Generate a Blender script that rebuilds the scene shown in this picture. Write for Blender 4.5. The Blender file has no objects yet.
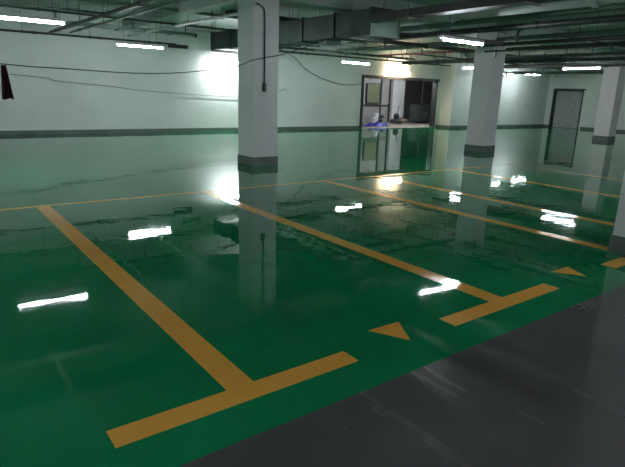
import bpy, bmesh, math, random
from mathutils import Vector, Matrix
random.seed(7)
S = bpy.context.scene
C = S.collection

# ---------------------------------------------------------------- camera
YAW, PITCH, ROLL, FPX = 0.6482, 0.2597, 0.0321, 527.5
fw = Vector((math.sin(YAW)*math.cos(PITCH), math.cos(YAW)*math.cos(PITCH), -math.sin(PITCH)))
rt0 = Vector((math.cos(YAW), -math.sin(YAW), 0)); up0 = rt0.cross(fw)
rt = rt0*math.cos(ROLL) + up0*math.sin(ROLL); up = -rt0*math.sin(ROLL) + up0*math.cos(ROLL)
cam = bpy.data.cameras.new('camera'); cam.sensor_fit = 'HORIZONTAL'; cam.sensor_width = 36
cam.lens = FPX*36/625; cam.clip_end = 200
co = bpy.data.objects.new('camera', cam); C.objects.link(co)
m = Matrix((rt, up, -fw)).transposed().to_4x4(); m.translation = Vector((0, 0, 1.6))
co.matrix_world = m; S.camera = co

# ---------------------------------------------------------------- world, exposure
w = bpy.data.worlds.new('world'); S.world = w; w.use_nodes = True
bg = w.node_tree.nodes['Background']; bg.inputs[0].default_value = (.5, .6, .6, 1); bg.inputs[1].default_value = .02
S.view_settings.view_transform = 'Standard'; S.view_settings.look = 'None'
S.view_settings.exposure = 1.25; S.view_settings.gamma = 1; S.view_settings.use_curve_mapping = False
TUBE = 75.0          # radiance of the cool white tubes
WARM = 120.0

# ---------------------------------------------------------------- materials
def newmat(name):
    mt = bpy.data.materials.new(name); mt.use_nodes = True
    nt = mt.node_tree; return mt, nt, nt.nodes['Principled BSDF']
def coords(nt):
    t = nt.nodes.new('ShaderNodeNewGeometry'); return t.outputs['Position']
def noise(nt, scale, detail=3, rough=.5, vec=None, stretch=None):
    n = nt.nodes.new('ShaderNodeTexNoise'); n.inputs['Scale'].default_value = scale
    n.inputs['Detail'].default_value = detail; n.inputs['Roughness'].default_value = rough
    v = vec or coords(nt)
    if stretch:
        mp = nt.nodes.new('ShaderNodeMapping'); mp.inputs['Scale'].default_value = stretch
        nt.links.new(v, mp.inputs[0]); v = mp.outputs[0]
    nt.links.new(v, n.inputs['Vector']); return n.outputs['Fac']
def ramp(nt, fac, stops):
    r = nt.nodes.new('ShaderNodeValToRGB'); e = r.color_ramp.elements
    while len(e) < len(stops): e.new(.5)
    for k, (p, c) in zip(e, stops): k.position = p; k.color = (*c, 1) if len(c) == 3 else c
    nt.links.new(fac, r.inputs[0]); return r.outputs[0]
def maprange(nt, fac, a, b, c, d):
    r = nt.nodes.new('ShaderNodeMapRange')
    for k, v in zip(('From Min', 'From Max', 'To Min', 'To Max'), (a, b, c, d)): r.inputs[k].default_value = v
    nt.links.new(fac, r.inputs[0]); return r.outputs[0]
def bump(nt, b, fac, dist, strength=1.0, sock='Normal'):
    n = nt.nodes.new('ShaderNodeBump'); n.inputs['Distance'].default_value = dist; n.inputs['Strength'].default_value = strength
    nt.links.new(fac, n.inputs['Height']); nt.links.new(n.outputs[0], b.inputs[sock]); return n
def mat(name, col, rough=.6, metal=0., var=.12, scale=4., bmp=0.0, bscale=30., spec=.5):
    mt, nt, b = newmat(name)
    c1 = tuple(x*(1-var) for x in col); c2 = tuple(min(1, x*(1+var)) for x in col)
    nt.links.new(ramp(nt, noise(nt, scale), [(.3, c1), (.7, c2)]), b.inputs['Base Color'])
    b.inputs['Roughness'].default_value = rough; b.inputs['Metallic'].default_value = metal
    b.inputs['Specular IOR Level'].default_value = spec
    if bmp: bump(nt, b, noise(nt, bscale), bmp)
    return mt
def emit(name, col, s):
    mt, nt, b = newmat(name); b.inputs['Base Color'].default_value = (*col, 1)
    b.inputs['Emission Color'].default_value = (*col, 1); b.inputs['Emission Strength'].default_value = s
    return mt
def epoxy(name, cols, spec=.0, rough=.5, coat_r=(.015, .05), bd=.0028, sx=(.6, 1.6, 1)):
    mt, nt, b = newmat(name)
    big = noise(nt, .55, 4, .6)
    nt.links.new(ramp(nt, big, [(.3, cols[0]), (.5, cols[1]), (.72, cols[2])]), b.inputs['Base Color'])
    b.inputs['Roughness'].default_value = rough; b.inputs['Specular IOR Level'].default_value = spec
    b.inputs['Coat Weight'].default_value = 1; b.inputs['Coat IOR'].default_value = 1.42
    streak = noise(nt, .9, 5, .65, stretch=sx)
    nt.links.new(maprange(nt, streak, .42, .72, coat_r[0], coat_r[1]), b.inputs['Coat Roughness'])
    h1 = noise(nt, 1.7, 2, .5)
    h2 = noise(nt, 7, 2, .5)
    mx = nt.nodes.new('ShaderNodeMath'); mx.operation = 'MULTIPLY_ADD'; mx.inputs[1].default_value = .12
    nt.links.new(h2, mx.inputs[0]); nt.links.new(h1, mx.inputs[2])
    n = bump(nt, b, mx.outputs[0], bd, sock='Coat Normal')
    return mt

M = {}
M['green'] = epoxy('green_epoxy', [(.0015, .13, .044), (.0025, .17, .060), (.005, .22, .084)])
M['grey'] = epoxy('grey_epoxy', [(.045, .044, .046), (.065, .062, .064), (.095, .09, .092)], coat_r=(.05, .4), bd=.004, sx=(3.2, .5, 1))
M['paint'] = epoxy('yellow_orange_paint', [(.60, .29, .045), (.66, .33, .055), (.72, .38, .075)], bd=.0032, coat_r=(.05, .12))
M['concrete'] = mat('concrete_floor', (.20, .18, .165), .55, bmp=.004, scale=1.5, var=.25)
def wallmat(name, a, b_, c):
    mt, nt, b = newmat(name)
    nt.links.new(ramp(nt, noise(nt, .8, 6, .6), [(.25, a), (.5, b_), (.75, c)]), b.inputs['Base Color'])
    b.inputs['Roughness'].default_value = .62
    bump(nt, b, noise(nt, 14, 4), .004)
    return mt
M['wall'] = wallmat('white_wall_paint', (.56, .62, .575), (.63, .685, .64), (.69, .735, .70))
M['column'] = wallmat('column_paint', (.55, .57, .58), (.62, .63, .64), (.68, .69, .69))
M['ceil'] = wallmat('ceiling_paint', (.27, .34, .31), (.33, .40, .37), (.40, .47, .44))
M['skirt'] = mat('grey_skirting_paint', (.10, .12, .11), .4, var=.2, scale=2)
M['duct'] = mat('galvanised_duct', (.05, .085, .065), .45, .4, var=.25, scale=3, bmp=.003, bscale=6)
M['flange'] = mat('duct_flange', (.05, .07, .06), .4, .6)
M['black'] = mat('black_tray', (.012, .014, .014), .5)
M['cable'] = mat('black_cable', (.012, .013, .014), .45)
M['pipe_dark'] = mat('dark_pipe', (.035, .042, .038), .4, .2)
M['pipe_green'] = mat('grey_green_pipe', (.13, .19, .155), .42, .3)
M['pipe_light'] = mat('light_pipe', (.42, .47, .45), .4)
M['red'] = mat('red_sprinkler_pipe', (.22, .025, .02), .4)
M['rod'] = mat('steel_rod', (.10, .11, .11), .45, .7)
M['housing'] = mat('white_lamp_housing', (.62, .64, .66), .45, var=.04)
M['housing_dark'] = mat('dark_trunking', (.04, .045, .05), .5)
M['door'] = mat('grey_door_paint', (.34, .35, .35), .7, .0, var=.1)
M['frame'] = mat('dark_frame', (.02, .024, .024), .5)
M['steel'] = mat('brushed_steel', (.5, .5, .5), .3, .9)
M['maroon'] = mat('maroon_cloth', (.05, .008, .014), .85, bmp=.004, bscale=60)
M['board'] = mat('yellow_green_board', (.10, .115, .06), .7)
M['blue'] = mat('blue_plastic', (.03, .05, .42), .4, bmp=.01, bscale=9)
M['white'] = mat('white_plastic', (.6, .6, .62), .4)
M['cartdark'] = mat('dark_cabinet', (.05, .055, .055), .5)
M['machine'] = mat('dark_machine', (.02, .02, .03), .45)
M['rubber'] = mat('rubber', (.012, .012, .012), .7)
M['sack'] = mat('brown_sack', (.20, .15, .11), .85, bmp=.01, bscale=30)
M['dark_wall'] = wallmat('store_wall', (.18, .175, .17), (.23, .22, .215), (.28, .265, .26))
M['tube'] = emit('cool_white_tube', (.90, .95, 1.0), TUBE)
M['tube_bright'] = emit('bright_white_tube', (.93, .97, 1.0), TUBE*2.6)
M['warm'] = emit('warm_tube', (1.0, .70, .50), WARM)

# ---------------------------------------------------------------- mesh helpers
def box(bm, x0, x1, y0, y1, z0, z1, bev=0):
    r = bmesh.ops.create_cube(bm, size=1)
    vs = r['verts']
    for v in vs:
        v.co = Vector(((x0+x1)/2+v.co.x*(x1-x0), (y0+y1)/2+v.co.y*(y1-y0), (z0+z1)/2+v.co.z*(z1-z0)))
    if bev:
        es = list({e for v in vs for e in v.link_edges})
        bmesh.ops.bevel(bm, geom=es, offset=bev, segments=2, affect='EDGES', profile=.6)
def tube(bm, pts, r, seg=10, cap=True):
    pts = [Vector(p) for p in pts]; rings = []
    n = None
    for i, p in enumerate(pts):
        d = (pts[min(i+1, len(pts)-1)]-pts[max(i-1, 0)]).normalized()
        if n is None:
            a = Vector((0, 0, 1)) if abs(d.z) < .9 else Vector((1, 0, 0)); n = d.cross(a).normalized()
        n = (n-d*n.dot(d)).normalized(); b = d.cross(n)
        rr = r[i] if isinstance(r, (list, tuple)) else r
        rings.append([bm.verts.new(p+(n*math.cos(t)+b*math.sin(t))*rr) for t in (2*math.pi*k/seg for k in range(seg))])
    for A, B in zip(rings, rings[1:]):
        for k in range(seg): bm.faces.new((A[k], A[(k+1) % seg], B[(k+1) % seg], B[k]))
    if cap: bm.faces.new(rings[0][::-1]); bm.faces.new(rings[-1])
def prism(bm, poly, z0, z1):
    a = [bm.verts.new((x, y, z0)) for x, y in poly]; b = [bm.verts.new((x, y, z1)) for x, y in poly]
    n = len(poly); bm.faces.new(a[::-1]); bm.faces.new(b)
    for k in range(n): bm.faces.new((a[k], a[(k+1) % n], b[(k+1) % n], b[k]))
def lathe(bm, prof, cx, cy, seg=20):
    rings = [[bm.verts.new((cx+r*math.cos(2*math.pi*k/seg), cy+r*math.sin(2*math.pi*k/seg), z)) for k in range(seg)] for r, z in prof]
    for A, B in zip(rings, rings[1:]):
        for k in range(seg): bm.faces.new((A[k], A[(k+1) % seg], B[(k+1) % seg], B[k]))
    bm.faces.new(rings[0][::-1]); bm.faces.new(rings[-1])
def obj(name, bm, mt, parent=None, smooth=False):
    bmesh.ops.recalc_face_normals(bm, faces=bm.faces)
    if smooth:
        for f in bm.faces: f.smooth = True
    me = bpy.data.meshes.new(name); bm.to_mesh(me); bm.free()
    for x in (mt if isinstance(mt, list) else [mt]): me.materials.append(x)
    o = bpy.data.objects.new(name, me); C.objects.link(o)
    if smooth:
        try: me.set_sharp_from_angle(angle=math.radians(40))
        except Exception: pass
    if parent: o.parent = parent; o.matrix_parent_inverse = Matrix.Translation(-Vector(parent.location))
    return o
def tag(o, label, cat, group=None):
    o['label'] = label; o['category'] = cat
    if group: o['group'] = group
    return o
def thing(name, label, cat, loc=(0, 0, 0), group=None):
    o = bpy.data.objects.new(name, None); C.objects.link(o); o.location = loc; o.empty_display_size = .1
    return tag(o, label, cat, group)
def struct(name, bm, mt, parent=None):
    o = obj(name, bm, mt, parent)
    if not parent: o['kind'] = 'structure'
    return o
def B(): return bmesh.new()
def bx(*a, **k):
    bm = B(); box(bm, *a, **k); return bm
def tb(pts, r, seg=10):
    bm = B(); tube(bm, pts, r, seg); return bm

# ---------------------------------------------------------------- setting
XL, XR, YF, YB, YC, HC = -4.0, 32.7, -7.0, 19.7, 18.9, 3.9
GX0, GX1, GH, JX = 17.6, 23.05, 2.52, 23.4      # opening in the back wall; the jog beside it
LANE = 1.905
fl = B()
box(fl, XL, XR, LANE, YB, -.15, 0); nf = len(fl.faces)
box(fl, XL, XR, YF, LANE, -.15, 0)
fl.faces.ensure_lookup_table()
for f in fl.faces[nf:]: f.material_index = 1
struct('floor', fl, [M['green'], M['grey']])
struct('floor_storeroom', bx(GX0-2, 36, YB, 29, -.15, -.002), M['concrete'])
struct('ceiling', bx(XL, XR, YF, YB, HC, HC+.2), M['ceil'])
struct('ceiling_storeroom', bx(GX0-2, 36, YB+.25, 29, 3.1, 3.3), M['dark_wall'])
wb = B()
box(wb, XL, GX0, YB, YB+.25, 0, HC); box(wb, GX1, JX, YB, YB+.25, 0, HC); box(wb, GX0, GX1, YB, YB+.25, GH, HC)
struct('wall_back', wb, M['wall'])
wb = B(); box(wb, JX, XR, YC, YB+.25, 0, HC); struct('wall_back_right', wb, M['wall'])
DY0, DY1, DH = 16.6, 18.38, 2.28
wr = B(); box(wr, XR, XR+.25, YF, DY0, 0, HC); box(wr, XR, XR+.25, DY1, YB+.25, 0, HC); box(wr, XR, XR+.25, DY0, DY1, DH, HC)
struct('wall_right', wr, M['wall'])
struct('wall_left', bx(XL-.25, XL, YF, YB+.25, 0, HC), M['wall'])
struct('wall_front', bx(XL-.25, XR+.25, YF-.25, YF, 0, HC), M['wall'])
sb = B(); box(sb, GX0-2.2, GX0-2, YB+.25, 29, 0, 3.1); box(sb, GX0-2.2, 36, 29, 29.2, 0, 3.1); box(sb, 36, 36.2, YB+.25, 29.2, 0, 3.1)
struct('wall_storeroom', sb, M['dark_wall'])
SK = .13
bb = B(); box(bb, XL, GX0-.02, YB-.012, YB, 0, SK); box(bb, GX1+.12, JX, YB-.012, YB, 0, SK)
struct('baseboard_back', bb, M['skirt'])
bb = B(); box(bb, JX, XR, YC-.012, YC, 0, SK); box(bb, JX-.012, JX, YC-.012, YB-.012, 0, SK)
struct('baseboard_back_right', bb, M['skirt'])
bb = B(); box(bb, XR-.012, XR, YF, DY0-.1, 0, SK); box(bb, XR-.012, XR, DY1+.1, YC-.012, 0, SK); struct('baseboard_right', bb, M['skirt'])
struct('baseboard_left', bx(XL, XL+.012, YF, YB-.012, 0, SK), M['skirt'])
struct('baseboard_front', bx(XL+.012, XR-.012, YF, YF+.012, 0, SK), M['skirt'])
# ceiling beams on the column grid
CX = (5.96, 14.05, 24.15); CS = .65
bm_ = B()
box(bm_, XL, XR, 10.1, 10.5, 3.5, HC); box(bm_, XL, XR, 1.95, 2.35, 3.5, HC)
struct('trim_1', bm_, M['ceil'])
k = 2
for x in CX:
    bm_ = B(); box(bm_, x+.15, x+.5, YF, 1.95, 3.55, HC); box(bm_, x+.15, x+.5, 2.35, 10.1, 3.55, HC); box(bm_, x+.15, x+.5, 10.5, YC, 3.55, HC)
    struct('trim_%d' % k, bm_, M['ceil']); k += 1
# door in the right wall
d = B(); box(d, XR+.06, XR+.11, DY0+.07, (DY0+DY1)/2-.004, .01, DH-.07); box(d, XR+.06, XR+.11, (DY0+DY1)/2+.004, DY1-.07, .01, DH-.07)
dr = struct('door_1', d, M['door'])
f = B(); box(f, XR-.03, XR+.13, DY0, DY0+.07, 0, DH); box(f, XR-.03, XR+.13, DY1-.07, DY1, 0, DH); box(f, XR-.03, XR+.13, DY0, DY1, DH-.07, DH)
box(f, XR-.05, XR-.0, DY0-.1, DY1+.1, DH, DH+.08); box(f, XR-.05, XR-.0, DY1, DY1+.12, 0, DH)
obj('door_frame', f, M['frame'], dr)
for s in (-1, 1):
    yc = (DY0+DY1)/2+s*.07
    obj('handle', tb([(XR+.06, yc, .98), (XR+.02, yc, .98), (XR+.02, yc, 1.12), (XR+.06, yc, 1.12)], .011, 8), M['steel'], dr)
# dark frame of the storeroom opening
f = B(); box(f, GX0-.02, GX0+.14, YB-.03, YB+.28, 0, GH); box(f, GX1-.06, GX1+.02, YB-.03, YB+.28, 0, GH); box(f, GX0-.02, GX1+.1, YB-.04, YB+.28, GH-.12, GH+.02)
struct('trim_6', f, M['frame'])

# ---------------------------------------------------------------- columns
def column(x, y, s, label, z1=3.5):
    t = thing('concrete_column', label, 'column', (x+s/2, y+s/2, 0), 'painted concrete columns')
    obj('shaft', bx(x, x+s, y, y+s, 0, z1, bev=.012), M['column'], t)
    sk = B()
    for a in ((x-.012, x, y-.012, y+s+.012), (x+s, x+s+.012, y-.012, y+s+.012), (x, x+s, y-.012, y), (x, x+s, y+s, y+s+.012)): box(sk, a[0], a[1], a[2], a[3], 0.001, .19)
    o = obj('skirting', sk, M['skirt'], t); o['label'] = 'dark grey painted skirting band'
    return t
column(CX[0], 10.15, CS, 'white square column with a thin conduit down it, nearest of the back row')
column(CX[1], 10.02, .64, 'white square column in the middle of the back row, right of the storeroom opening')
column(CX[2], 10.9, CS, 'pinkish white square column farthest right, in front of the grey door wall')
column(6.08, 1.87, CS, 'square column standing at the edge of the grey lane, cut by the right frame edge')

# ---------------------------------------------------------------- painted parking marks
ZP = .0015
YBK, YFR = 7.82, 2.255
def paint(name, polys, label, cat, group=None):
    bm = B()
    for p in polys: prism(bm, p, .0002, ZP)
    return tag(obj(name, bm, M['paint']), label, cat, group)
def rect(x0, x1, y0, y1): return [(x0, y0), (x1, y0), (x1, y1), (x0, y1)]
paint('boundary_line', [rect(XL+.3, 22.0, YBK-.045, YBK+.045)], 'long thin yellow line across the rear ends of all the parking bays', 'floor marking')
DX = (1.293, 3.69, 6.156, 7.497, 9.87, 12.15, 14.55)
DL = ('orange-yellow bay divider line nearest the camera, wide and running diagonally at left',
      'second yellow bay divider line from the left, starting at the foot of the nearest column',
      'third yellow bay divider from the left, its back end bright with glare',
      'thin yellow bay divider right after the narrow gap, fourth from the left',
      'fifth yellow bay divider line from the left, passing in front of the middle column',
      'sixth yellow bay divider from the left, short and glinting near the right edge',
      'farthest thin yellow bay divider at the upper right of the green floor')
for i, x in enumerate(DX):
    paint('bay_divider_line', [rect(x-.085, x+.085, YFR+.075, YBK-.045)], DL[i], 'floor marking', 'yellow bay divider lines')
BARS = ((.56, 2.045, 'widest orange-yellow bar at the front end of the nearest divider, lower left'),
        (2.98, 4.41, 'orange-yellow front bar with a pale glossy left end, right of the first triangle'),
        (5.47, 5.95, 'short piece of orange-yellow front bar beside the right edge column'))
for a, b_, l in BARS: paint('bay_front_bar', [rect(a, b_, YFR-.075, YFR+.075)], l, 'floor marking', 'yellow bay front bars')
paint('entry_triangle', [[(2.39, 2.47), (2.53, 2.2), (2.68, 2.46)]], 'orange-yellow triangle between the two wide front bars', 'floor marking', 'yellow entry triangles')
paint('entry_triangle', [[(4.79, 2.48), (4.96, 2.22), (5.09, 2.47)]], 'orange-yellow triangle farther right, past the end of the second front bar', 'floor marking', 'yellow entry triangles')

# ---------------------------------------------------------------- fluorescent lamps
def lamp(c, L, ax, label, rods=True, mt='tube', z=2.73, group='hanging fluorescent lamps', tr=.023, top=HC, ht='housing', gap=0.0):
    t = thing('fluorescent_lamp', label, 'lamp', (c[0], c[1], z), group)
    cx, cy = c; h = L/2
    def bb_(u0, u1, v0, v1, z0, z1, bev=0):
        return (cx+u0, cx+u1, cy+v0, cy+v1, z0, z1, bev) if ax == 'x' else (cx+v0, cx+v1, cy+u0, cy+u1, z0, z1, bev)
    bm = B()
    # batten body with a shallow folded reflector
    box(bm, *bb_(-h-.02, h+.02, -.03, .03, z+.035+gap, z+.085+gap, .006))
    for s in (-1, 1):
        if gap: break
        q = [(s*.03, z+.075), (s*.055, z+.03), (s*.055, z+.022), (s*.03, z+.066)]
        vs = []
        for u in (-h, h):
            vs.append([bm.verts.new((cx+u, cy+v, zz) if ax == 'x' else (cx+v, cy+u, zz)) for v, zz in q])
        for k in range(4): bm.faces.new((vs[0][k], vs[0][(k+1) % 4], vs[1][(k+1) % 4], vs[1][k]))
        bm.faces.new(vs[0][::-1]); bm.faces.new(vs[1])
    obj('housing', bm, M[ht], t)
    def P(u, v, zz): return (cx+u, cy+v, zz) if ax == 'x' else (cx+v, cy+u, zz)
    obj('tube', tb([P(-h+.03, 0, z), P(h-.03, 0, z)], tr, 12), M[mt], t, smooth=True)
    for s in (-1, 1):
        obj('lamp_holder', bx(*bb_(min(s*h, s*(h-.03)), max(s*h, s*(h-.03)), -.02, .02, z-.025, z+.04+gap)), M['white'], t)
        if rods: obj('hanging_rod', tb([P(s*h*.7, 0, z+.08), P(s*h*.7, 0, top)], .006, 6), M['rod'], t)
    return t
lamp((1.92, 11.4), 1.35, 'x', 'lit white fluorescent lamp at the upper left corner of the photo')
lamp((5.50, 15.6), 1.35, 'x', 'lit white fluorescent lamp hanging left of the nearest column, second from the left')
lamp((10.5, 19.3), 1.4, 'x', 'brightest lit lamp close to the back wall, half hidden behind the nearest column', tr=.03, mt='tube_bright', z=2.66)
lamp((13.5, 15.5), 1.35, 'x', 'lit white fluorescent lamp just left of the warm light above the storeroom opening')
lamp((9.46, 7.5), 1.35, 'x', 'lit white fluorescent lamp hanging in front of the top of the middle column')
lamp((19.1, 9.92), 1.35, 'y', 'lit white fluorescent lamp hanging in front of the right end of the hall')
lamp((19.85, 14.95), 1.35, 'y', 'far lit lamp seen end-on at the left edge of the middle column', z=2.88)
lamp((25.2, 17.0), 1.2, 'x', 'added fill lamp behind the middle column, brightening the far wall panel', z=2.9)  # added lamp, only there to brighten the left of the wall panel
lamp((28.4, 17.5), 1.5, 'x', 'far lit lamp close to the bright wall panel right of the middle column', z=3.0)
# unseen lamps added behind and beside the camera to brighten the hall
for (x, y) in [(-2.4, 6.0), (-2.4, 10.5), (-2.4, 15.5)]+[(x, y) for x in (-1.5, 3.5, 8.5, 13.5, 19) for y in (-1.2, -4.6) if not (y < -4 and x < 6)]+[(25, 2.0)]:
    lamp((x, y), 1.35, 'x', 'added fill lamp hanging out of view to brighten the hall', group='added fill lamps outside the view')
wl = lamp((19.9, YB-.26), 1.3, 'x', 'warm orange-white lamp on the wall directly above the storeroom opening', rods=False, mt='warm', z=2.72, group=None, tr=.03, gap=.09)

for s in (-.4, .4): obj('bracket', bx(19.9+s-.02, 19.9+s+.02, YB-.25, YB-.001, 2.85, 2.88), M['rod'], wl)

# ---------------------------------------------------------------- duct, trays, pipes
t = thing('air_duct', 'large dark grey-green rectangular air duct passing behind the nearest column', 'duct', (8.85, 13.1, 2.9))
X0, X1, Z0, Z1, Y0, Y1 = 8.4, 9.25, 2.90, 3.44, 9.2, 17.0
obj('duct_body', bx(X0, X1, Y0, Y1, Z0, Z1, bev=.01), M['duct'], t)
y = Y0
while y < Y1+.05:
    yy = min(y, Y1-.0)
    f = B()
    for a in ((X0-.03, X0-.001, Z0-.03, Z1+.03), (X1+.001, X1+.03, Z0-.03, Z1+.03), (X0-.001, X1+.001, Z0-.03, Z0-.001), (X0-.001, X1+.001, Z1+.001, Z1+.03)):
        box(f, a[0], a[1], yy-.02, yy+.02, a[2], a[3])
    obj('flange', f, M['flange'], t)
    y += 1.3
for y in (9.8, 12.3, 14.8, 16.6):
    h = B(); box(h, X0-.1, X1+.1, y-.02, y+.02, Z0-.06, Z0-.031)
    tube(h, [(X0-.07, y, Z0-.05), (X0-.07, y, HC)], .007, 6); tube(h, [(X1+.07, y, Z0-.05), (X1+.07, y, HC)], .007, 6)
    obj('hanger', h, M['rod'], t)
# outlet grilles under the duct
for y in (11.2, 13.9):
    g = B(); box(g, X0+.2, X1-.2, y-.2, y+.2, Z0-.09, Z0-.001)
    obj('air_outlet', g, M['flange'], t)

def pipe(pts, r, mt, label, cat='pipe', hang=(), name='ceiling_pipe', drops=(), rings=(), group=None):
    t = thing(name, label, cat, pts[0], group)
    obj('pipe_run', tb(pts, r, 12), M[mt], t, smooth=True)
    for (x, y, z) in hang:
        h = B(); tube(h, [(x, y, z+r), (x, y, HC)], .006, 6)
        ax = Vector(pts[1])-Vector(pts[0]); dxy = (.012, .0) if abs(ax.x) > abs(ax.y) else (0, .012)
        a, b_ = (.014, r+.012) if abs(ax.x) > abs(ax.y) else (r+.012, .014)
        box(h, x-a, x+a, y-b_, y+b_, z-r-.012, z-r); box(h, x-a, x+a, y-b_, y+b_, z+r, z+r+.012)
        obj('hanger', h, M['rod'], t)
    for (x, y, z, dz) in drops:
        h = B(); tube(h, [(x, y, z), (x, y, z+dz)], .016, 8)
        if dz < 0: tube(h, [(x, y, z+dz), (x, y, z+dz-.02)], .035, 10)
        obj('sprinkler_drop', h, M[mt], t)
    for p, q in rings: obj('coupling', tb([p, q], r*1.35, 12), M[mt], t, smooth=True)
    return t
def ypipe(x, z, y0, y1, r, mt, label, n=4, **k):
    ys = [y0+(y1-y0)*(i+.5)/n for i in range(n)]
    rg = [((x, yy+.3, z), (x, yy+.38, z)) for yy in ys]
    return pipe([(x, y0, z), (x, y1, z)], r, mt, label, hang=[(x, yy, z) for yy in ys], rings=rg, **k)
def xpipe(y, z, x0, x1, r, mt, label, n=4, **k):
    xs = [x0+(x1-x0)*(i+.5)/n for i in range(n)]
    rg = [((xx+.3, y, z), (xx+.38, y, z)) for xx in xs]
    return pipe([(x0, y, z), (x1, y, z)], r, mt, label, hang=[(xx, y, z) for xx in xs], rings=rg, **k)
def tray(x0, x1, y0, y1, z, mt, label, h=.11, axis='y', n=3):
    t = thing('cable_tray', label, 'cable tray', ((x0+x1)/2, (y0+y1)/2, z))
    bm = B(); box(bm, x0, x1, y0, y1, z, z+.012)
    if axis == 'y':
        box(bm, x0, x0+.012, y0, y1, z+.012, z+h); box(bm, x1-.012, x1, y0, y1, z+.012, z+h)
    else:
        box(bm, x0, x1, y0, y0+.012, z+.012, z+h); box(bm, x0, x1, y1-.012, y1, z+.012, z+h)
    obj('tray', bm, M[mt], t)
    for i in range(3):
        q = (i+1)/4
        pts = [(x0+(x1-x0)*q, y0+.02, z+.04), (x0+(x1-x0)*q, y1-.02, z+.04)] if axis == 'y' else [(x0+.02, y0+(y1-y0)*q, z+.04), (x1-.02, y0+(y1-y0)*q, z+.04)]
        obj('laid_cable', tb(pts, .022, 8), M['cable'], t)
    for i in range(n):
        q = (i+.5)/n; bm = B()
        if axis == 'y':
            yy = y0+(y1-y0)*q; box(bm, x0-.05, x1+.05, yy-.02, yy+.02, z-.03, z-.001)
            for x in (x0-.03, x1+.03): tube(bm, [(x, yy, z-.02), (x, yy, HC)], .007, 6)
        else:
            xx = x0+(x1-x0)*q; box(bm, xx-.02, xx+.02, y0-.05, y1+.05, z-.03, z-.001)
            for yy in (y0-.03, y1+.03): tube(bm, [(xx, yy, z-.02), (xx, yy, HC)], .007, 6)
        obj('hanger', bm, M['rod'], t)
    return t
tray(7.47, 7.77, -1, 8.35, 3.0, 'black', 'black cable tray crossing the top of the photo right of the air duct', h=.13, n=4)
tray(6.9, 14.0, 12.9, 13.15, 3.5, 'pipe_dark', 'dark cable tray running across above the air duct', h=.1, axis='x', n=5)
tray(-2, 7.9, 17.2, 17.5, 3.3, 'pipe_green', 'grey-green cable tray high along the left back wall', h=.1, axis='x', n=6)
# left
xpipe(19.5, 3.18, XL+.1, 8.2, .035, 'pipe_dark', 'thin dark pipe running along the top of the left back wall', n=6)
ypipe(3.9, 3.2, 2, 19.2, .045, 'pipe_dark', 'dark ceiling pipe running away above the second lamp, left of the pair', n=7)
ypipe(4.36, 3.2, 2, 18.6, .03, 'pipe_green', 'thinner grey-green ceiling pipe beside the dark pipe above the second lamp', n=7)
ypipe(1.6, 3.45, 2, 19.2, .06, 'pipe_green', 'grey-green pipe near the ceiling at the upper left corner', n=6)
xpipe(14.3, 3.62, -3, 8.2, .04, 'pipe_green', 'grey-green pipe crossing under the ceiling between the two left lamps', n=5)
xpipe(11.9, 3.05, -3, 3.6, .016, 'pipe_dark', 'dark conduit crossing above the upper left lamp', n=4)
for (x0, x1, z, l) in ((8.29, 9.08, 3.5, 'short dark box section fixed high on the back wall left of the nearest column'), (7.96, 8.7, 3.06, 'short dark box section on the back wall, lower than the other one')):
    t = thing('wall_trunking', l, 'trunking', ((x0+x1)/2, YB-.05, z))
    obj('casing', bx(x0, x1, YB-.12, YB-.001, z, z+.13, bev=.008), M['housing_dark'], t)
    obj('cover', bx(x0+.02, x1-.02, YB-.13, YB-.121, z+.015, z+.115), M['frame'], t)
t = thing('wall_trunking', 'long pale trunking along the top of the back wall beside the nearest column', 'trunking', (9.5, YB-.1, 3.62))
obj('casing', bx(8.2, 18.0, YB-.16, YB-.001, 3.66, 3.78, bev=.008), M['pipe_light'], t)
# middle
xpipe(10.85, 3.0, 9.3, 14.2, .055, 'pipe_dark', 'dark pipe reaching sideways from the air duct toward the middle column', n=3)
ypipe(12.1, 3.0, 8.6, 14.5, .05, 'pipe_green', 'grey-green pipe above the lamp left of the storeroom opening', n=3)
ypipe(10.6, 3.1, 0, 12.5, .06, 'pipe_dark', 'dark ceiling pipe crossing above the lamp at the middle column', n=5)
ypipe(9.75, 3.3, 0, 15.5, .09, 'pipe_light', 'thick pale ceiling pipe beside the air duct', n=5)
ypipe(11.15, 3.38, 0, 16.5, .07, 'pipe_green', 'thick grey-green ceiling pipe above the middle column lamp', n=6)
ypipe(10.5, 3.3, 11.6, 18.9, .04, 'pipe_dark', 'thin dark pipe over the sagging wall cable', n=4)
xpipe(16.6, 3.15, 9.5, 17.8, .045, 'pipe_dark', 'dark pipe crossing above the small lamp left of the opening', n=5)
xpipe(18.9, 3.2, 10.2, 23, .035, 'pipe_dark', 'thin dark pipe along the back wall above the opening', n=6)
# red sprinkler line in front of the warm light
ypipe(15.0, 3.1, 11.3, 16.0, .03, 'red', 'dark red sprinkler pipe with short drops, in front of the warm lamp glow', n=3, name='sprinkler_pipe',
      drops=[(15.0, y, 3.1, -.16) for y in (11.9, 12.6, 13.1, 14.2, 14.6, 15.4)]+[(15.0, y, 3.1, .25) for y in (12.2, 14.4)])
ypipe(16.9, 2.95, 12.0, 16.4, .07, 'pipe_dark', 'dark thick pipe below the red sprinkler pipe', n=3)
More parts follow.
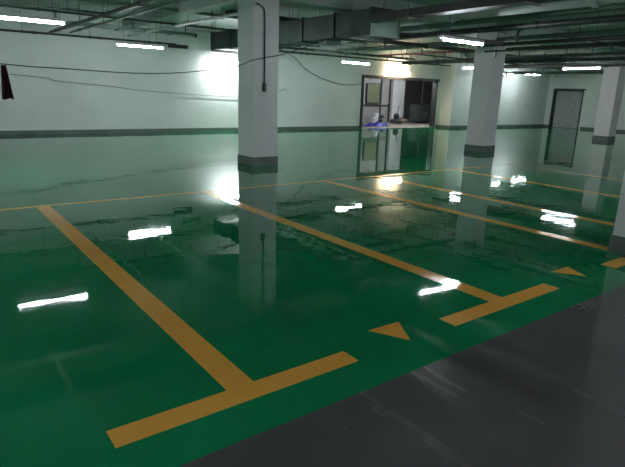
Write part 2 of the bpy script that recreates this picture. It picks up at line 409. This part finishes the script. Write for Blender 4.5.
# right
p1 = pipe([(12.75, 1.0, 3.0), (12.75, 9.6, 3.0)], .045, 'pipe_dark', 'straight dark pipe high on the right, ending near the middle column', hang=[(12.75, y, 3.0) for y in (2, 4.2, 6.4, 8.8)])
pipe([(10.85, 1.0, 3.1), (10.85, 7.0, 3.1), (10.85, 7.12, 3.07), (10.85, 7.16, 3.0), (10.85, 7.16, 2.82)], .035, 'pipe_dark', 'dark pipe with an elbow turning down at its far end', hang=[(10.85, y, 3.1) for y in (2.5, 4.5, 6.5)])
ypipe(16.2, 3.22, 1, 13.0, .045, 'pipe_dark', 'dark ceiling pipe above the right lamps, upper of two', n=5)
ypipe(17.6, 3.1, 1, 13.5, .03, 'pipe_green', 'thin grey-green pipe just below the upper right dark pipe', n=5)
ypipe(18.8, 3.0, 1, 13.0, .06, 'pipe_dark', 'thick dark pipe directly above the right hand lamp', n=6,
      drops=[(18.8, y, 3.0, -.2) for y in (6.6, 8.2, 10.4, 12.2)])
ypipe(14.2, 3.3, 1, 17.5, .06, 'pipe_green', 'grey-green ceiling pipe passing behind the middle column', n=6)
tray(20.2, 20.6, 1, 17.0, 3.15, 'pipe_dark', 'dark cable tray over the far right bays', n=6)
tray(22.4, 22.7, 2, 17.0, 3.0, 'black', 'black cable tray above the pair of far lamps', n=6)
ypipe(26.5, 3.0, 3, 17.5, .08, 'pipe_green', 'thick grey-green pipe in front of the right end wall', n=5)
for x, z, y0, y1, rr, mt, l in (
    (13.9, 2.95, 6.2, 10.2, .022, 'pipe_dark', 'thin low conduit just left of the middle column top'),
    (16.9, 3.0, 4, 13.5, .022, 'pipe_dark', 'thin conduit between the two upper dark pipes at right'),
    (20.0, 2.95, 3, 14, .03, 'pipe_dark', 'dark pipe just beyond the right hand lamp'),
    (21.6, 3.3, 3, 17, .05, 'pipe_light', 'pale pipe between the two far cable trays'),
    (24.9, 2.9, 4, 18.2, .035, 'pipe_dark', 'lowest dark pipe before the right end wall')):
    ypipe(x, z, y0, y1, rr, mt, l, n=5, drops=[(x, y0+(y1-y0)*q, z, -.14) for q in (.2, .37, .52, .71, .9)])
for y, z, x0, x1, l in ((13.4, 3.35, 11.6, 24.5, 'thin dark cross pipe behind the middle column top'), (8.6, 3.4, 15.2, 28, 'thin dark cross pipe over the right hand lamp'), (16.9, 3.4, 18.2, 31, 'thin dark cross pipe near the right end of the back wall')):
    xpipe(y, z, x0, x1, .03, 'pipe_dark', l, n=7, drops=[(x0+(x1-x0)*q, y, z, -.2) for q in (.1, .24, .43, .55, .8, .93)])
xpipe(15.0, 3.35, -1, 8.2, .025, 'pipe_dark', 'thin dark pipe crossing behind the second lamp', n=6, drops=[(x, 15.0, 3.35, -.22) for x in (1.5, 3.2, 5.1, 6.6)])
ypipe(6.3, 3.3, 11.2, 19.0, .04, 'pipe_light', 'pale pipe running away above the second lamp right end', n=4)
t = thing('lamp_trunking', 'dark trunking bar continuing right from the lamp at the middle column', 'trunking', (10.4, 7.5, 2.85))
obj('casing', bx(8.9, 11.1, 7.66, 7.74, 2.80, 2.87), M['housing_dark'], t)
for x in (9.2, 10.9): obj('hanging_rod', tb([(x, 7.7, 2.865), (x, 7.7, HC)], .006, 6), M['rod'], t)

# ---------------------------------------------------------------- cables and hanging things
def smooth_pts(P, n=8):
    P = [Vector(p) for p in P]; out = []
    for i in range(len(P)-1):
        a, b_, c, d_ = P[max(i-1, 0)], P[i], P[i+1], P[min(i+2, len(P)-1)]
        for k in range(n):
            s = k/n; out.append(.5*((2*b_)+(c-a)*s+(2*a-5*b_+4*c-d_)*s*s+(3*b_-a-3*c+d_)*s**3))
    out.append(P[-1]); return out
tag(obj('power_cable', tb(smooth_pts([(XL+.03, 9.6, 2.3), (-1, 9.5, 2.02), (1.26, 9.5, 1.88), (2.03, 9.5, 1.86), (3.14, 9.5, 1.84), (3.86, 9.5, 1.87), (4.55, 9.5, 1.95), (5.29, 9.62, 2.07), (5.88, 10.07, 2.22), (6.32, 10.07, 2.32), (6.68, 10.07, 2.4), (7.3, 10.07, 2.6), (8.0, 10.0, 2.85), (8.39, 10.0, 2.98)]), .009, 6), M['cable']),
    'black cable strung at head height from the left across the nearest column', 'cable')
tag(obj('power_cable', tb(smooth_pts([(XL+.1, 19.66, 2.1), (2.95, 19.66, 1.87), (4.11, 19.66, 1.73), (5.7, 19.66, 1.62), (7.47, 19.66, 1.47), (10.8, 19.66, 1.36), (12.3, 19.66, 1.5), (13.2, 19.66, 1.75)]), .009, 6), M['pipe_dark']),
    'thin faint cable sagging low across the left back wall', 'cable')
tag(obj('power_cable', tb(smooth_pts([(12.8, 18.95, 3.16), (13.51, 19.3, 2.95), (14.1, 19.5, 2.62), (14.83, 19.6, 2.35), (15.6, 19.62, 2.15), (16.3, 19.64, 2.04), (17.2, 19.64, 2.07), (18.2, 19.66, 2.4)]), .012, 6), M['cable']),
    'dark cable sagging down the back wall between the nearest column and the opening', 'cable')
t = thing('conduit', 'thin conduit curving down the face of the nearest column to a small end box', 'conduit', (6.12, 9.9, 1.6))
obj('conduit_pipe', tb(smooth_pts([(6.03, 10.13, 3.36), (6.15, 10.13, 3.32), (6.23, 10.13, 3.2), (6.24, 10.13, 2.6), (6.24, 10.13, 1.75)]), .014, 8), M['pipe_dark'], t, smooth=True)
obj('end_box', bx(6.20, 6.27, 10.10, 10.148, 1.6, 1.78, bev=.008), M['frame'], t)
# maroon cloth: folded strip, widening downward, hooked on the cable
bm = B(); n, mrows = 14, 12; V = []
for j in range(mrows+1):
    v = j/mrows; z = 1.868-.5*v; wd = .045+.055*v; row = []
    for i in range(n+1):
        u = i/n; row.append(bm.verts.new((1.235+wd*(u-.5)*2*.8+.012*v, 9.5+.022*math.sin(u*15+v*2)*(.4+v), z-.012*math.sin(u*7)*v)))
    V.append(row)
for j in range(mrows):
    for i in range(n): bm.faces.new((V[j][i], V[j][i+1], V[j+1][i+1], V[j+1][i]))
bmesh.ops.solidify(bm, geom=bm.faces[:], thickness=.006)
tag(obj('hanging_cloth', bm, M['maroon'], smooth=True), 'dark maroon cloth strip hanging from the cable at the left frame edge', 'cloth')

# ---------------------------------------------------------------- storeroom beyond the opening
t = thing('concrete_column', 'pale column inside the storeroom beyond the opening', 'column', (24.9, 24.8, 0))
obj('shaft', bx(24.55, 25.6, 24.5, 25.1, 0, 3.1, bev=.01), M['column'], t)
t = thing('partition_wall', 'dark partition with frame inside the storeroom, left behind the clutter', 'partition', (22, 24.2, 0))
obj('panel', bx(19.5, 24.0, 24.2, 24.3, 0, 3.1), M['dark_wall'], t)
fr = B()
for x in (19.5, 21.2, 23.15, 23.9): box(fr, x, x+.1, 24.14, 24.199, 0, 3.1)
box(fr, 19.5, 24.0, 24.14, 24.199, .95, 1.05); obj('frame', fr, M['frame'], t)
t = thing('notice_board', 'yellow-green board on the dark storeroom partition', 'board', (22.1, 24.1, 1.2))
obj('board_panel', bx(22.0, 23.0, 24.09, 24.138, 1.16, 2.25), M['board'], t)
fr = B(); box(fr, 21.95, 22.0, 24.07, 24.138, 1.11, 2.3); box(fr, 23.0, 23.05, 24.07, 24.138, 1.11, 2.3); box(fr, 22.0, 23.0, 24.07, 24.138, 2.25, 2.3); box(fr, 22.0, 23.0, 24.07, 24.138, 1.11, 1.16)
obj('board_frame', fr, M['frame'], t)
t = thing('storage_cabinet', 'dark waist-high cabinet at the right inside the storeroom opening', 'cabinet', (26.0, 23.0, 0))
obj('body', bx(25.2, 26.8, 23.0, 23.6, .08, 1.12, bev=.01), M['cartdark'], t)
for i in range(2):
    dd = obj('door', bx(25.23+.79*i, 25.98+.79*i, 22.975, 22.998, .12, 1.06, bev=.004), M['cartdark'], t)
    obj('handle', bx(25.9+.16*i, 25.93+.16*i, 22.95, 22.974, .5, .68), M['steel'], dd)
for i in range(4): obj('foot', tb([(25.3+1.4*(i % 2), 23.08+.44*(i//2), 0), (25.3+1.4*(i % 2), 23.08+.44*(i//2), .09)], .03, 8), M['rubber'], t)
tag(obj('standing_pipe', tb([(26.6, 23.9, 0), (26.6, 23.9, 3.1)], .04, 10), M['pipe_dark']), 'dark vertical pipe rising behind the storeroom cabinet', 'pipe')
# ride-on style floor grinder: dark machine with handle
t = thing('floor_machine', 'dark floor machine with a raised handle in the storeroom opening', 'machine', (22.75, 22.3, 0))
bm = B(); lathe(bm, [(.34, .06), (.36, .1), (.36, .22), (.30, .28), (.12, .3)], 22.75, 22.3, 24); obj('disc_cover', bm, M['machine'], t, smooth=True)
bm = B(); lathe(bm, [(.14, .3), (.16, .34), (.16, .56), (.1, .62), (.03, .63)], 22.75, 22.3, 18); obj('motor', bm, M['machine'], t, smooth=True)
obj('handle', tb(smooth_pts([(22.85, 22.35, .3), (23.1, 22.55, .75), (23.25, 22.65, 1.0), (23.37, 22.7, 1.04)]), .022, 8), M['frame'], t, smooth=True)
for s in (-1, 1): obj('wheel', tb([(23.0, 22.45+s*.22-.03, .08), (23.0, 22.45+s*.22+.03, .08)], .08, 14), M['rubber'], t)
# white buckets
def bucket(x, y, r, h, label, mt='white'):
    t = thing('bucket', label, 'bucket', (x, y, 0), 'white buckets in the storeroom')
    bm = B(); lathe(bm, [(r*.82, 0), (r*.98, h*.9), (r*1.06, h*.9), (r*1.06, h*.96), (r*1.0, h*.96), (r*.95, h), (r*.9, h*.97)], x, y, 20)
    obj('body', bm, M[mt], t, smooth=True)
    obj('bail', tb(smooth_pts([(x-r*1.07, y, h*.9), (x-r*.8, y-.1, h*.7), (x, y-.17-r, h*.6), (x+r*.8, y-.1, h*.7), (x+r*1.07, y, h*.9)]), .006, 6), M['steel'], t)
bucket(20.75, 22.2, .19, .42, 'white bucket standing left behind the blue sheet in the storeroom opening')
bucket(21.25, 22.5, .19, .62, 'taller white drum standing beside the white bucket in the storeroom')
# blue crumpled sheet
bm = B(); nx, ny = 26, 12; V = []
for j in range(ny+1):
    row = []
    for i in range(nx+1):
        u, v = i/nx, j/ny
        e = min(1, 5*min(u, 1-u))*min(1, 4*min(v, 1-v))
        z = .012+e*(.12+.07*math.sin(u*9+v*4)+.05*math.sin(u*21-v*9)+.03*random.random())
        row.append(bm.verts.new((19.0+1.8*u+.06*math.sin(v*7), 20.65+.75*v+.05*math.sin(u*8), max(.012, z))))
    V.append(row)
for j in range(ny):
    for i in range(nx): bm.faces.new((V[j][i], V[j][i+1], V[j+1][i+1], V[j+1][i]))
bmesh.ops.solidify(bm, geom=bm.faces[:], thickness=.008)
tag(obj('plastic_sheet', bm, M['blue'], smooth=True), 'crumpled blue plastic sheet on the floor in the storeroom opening', 'sheet')
# sacks
def sack(x, y, z, rz, label, mt='sack', sc=1):
    bm = B(); bmesh.ops.create_uvsphere(bm, u_segments=20, v_segments=12, radius=1)
    for v in bm.verts:
        c = v.co; px = math.copysign(abs(c.x)**.6, c.x); py = math.copysign(abs(c.y)**.7, c.y); pz = math.copysign(abs(c.z)**.8, c.z)
        v.co = Vector((px*.36*sc, py*.22*sc, pz*.12*sc+.01*math.sin(px*9+py*6)))
    bmesh.ops.rotate(bm, verts=bm.verts, cent=(0, 0, 0), matrix=Matrix.Rotation(rz, 3, 'Z'))
    bmesh.ops.translate(bm, verts=bm.verts, vec=(x, y, z+.13*sc))
    return tag(obj('sack', bm, M[mt], smooth=True), label, 'sack', 'sacks in the storeroom')
sack(24.0, 23.2, 0, .2, 'brown sack lying left in front of the pale storeroom column')
sack(24.75, 23.7, 0, -.2, 'brown sack on the floor between the pale column and the dark cabinet')
sack(22.1, 23.2, 0, .3, 'dark sack under the yellow-green board, lower of the two there', 'machine', 1.1)
sack(22.15, 23.2, .29, -.2, 'dark sack on top of the other dark one under the yellow-green board', 'machine', 1.0)
lamp((18.35, 21.6), .9, 'y', 'short lamp inside the storeroom behind its left door jamb', z=2.85, group=None, tr=.02, top=3.1)
lamp((22.6, 20.95), 1.3, 'x', 'added fill lamp inside the storeroom, hidden by the lintel above the opening', z=2.92, group=None, mt='tube_bright', tr=.03, top=3.1)  # extra lamp added out of sight to light the pale storeroom column
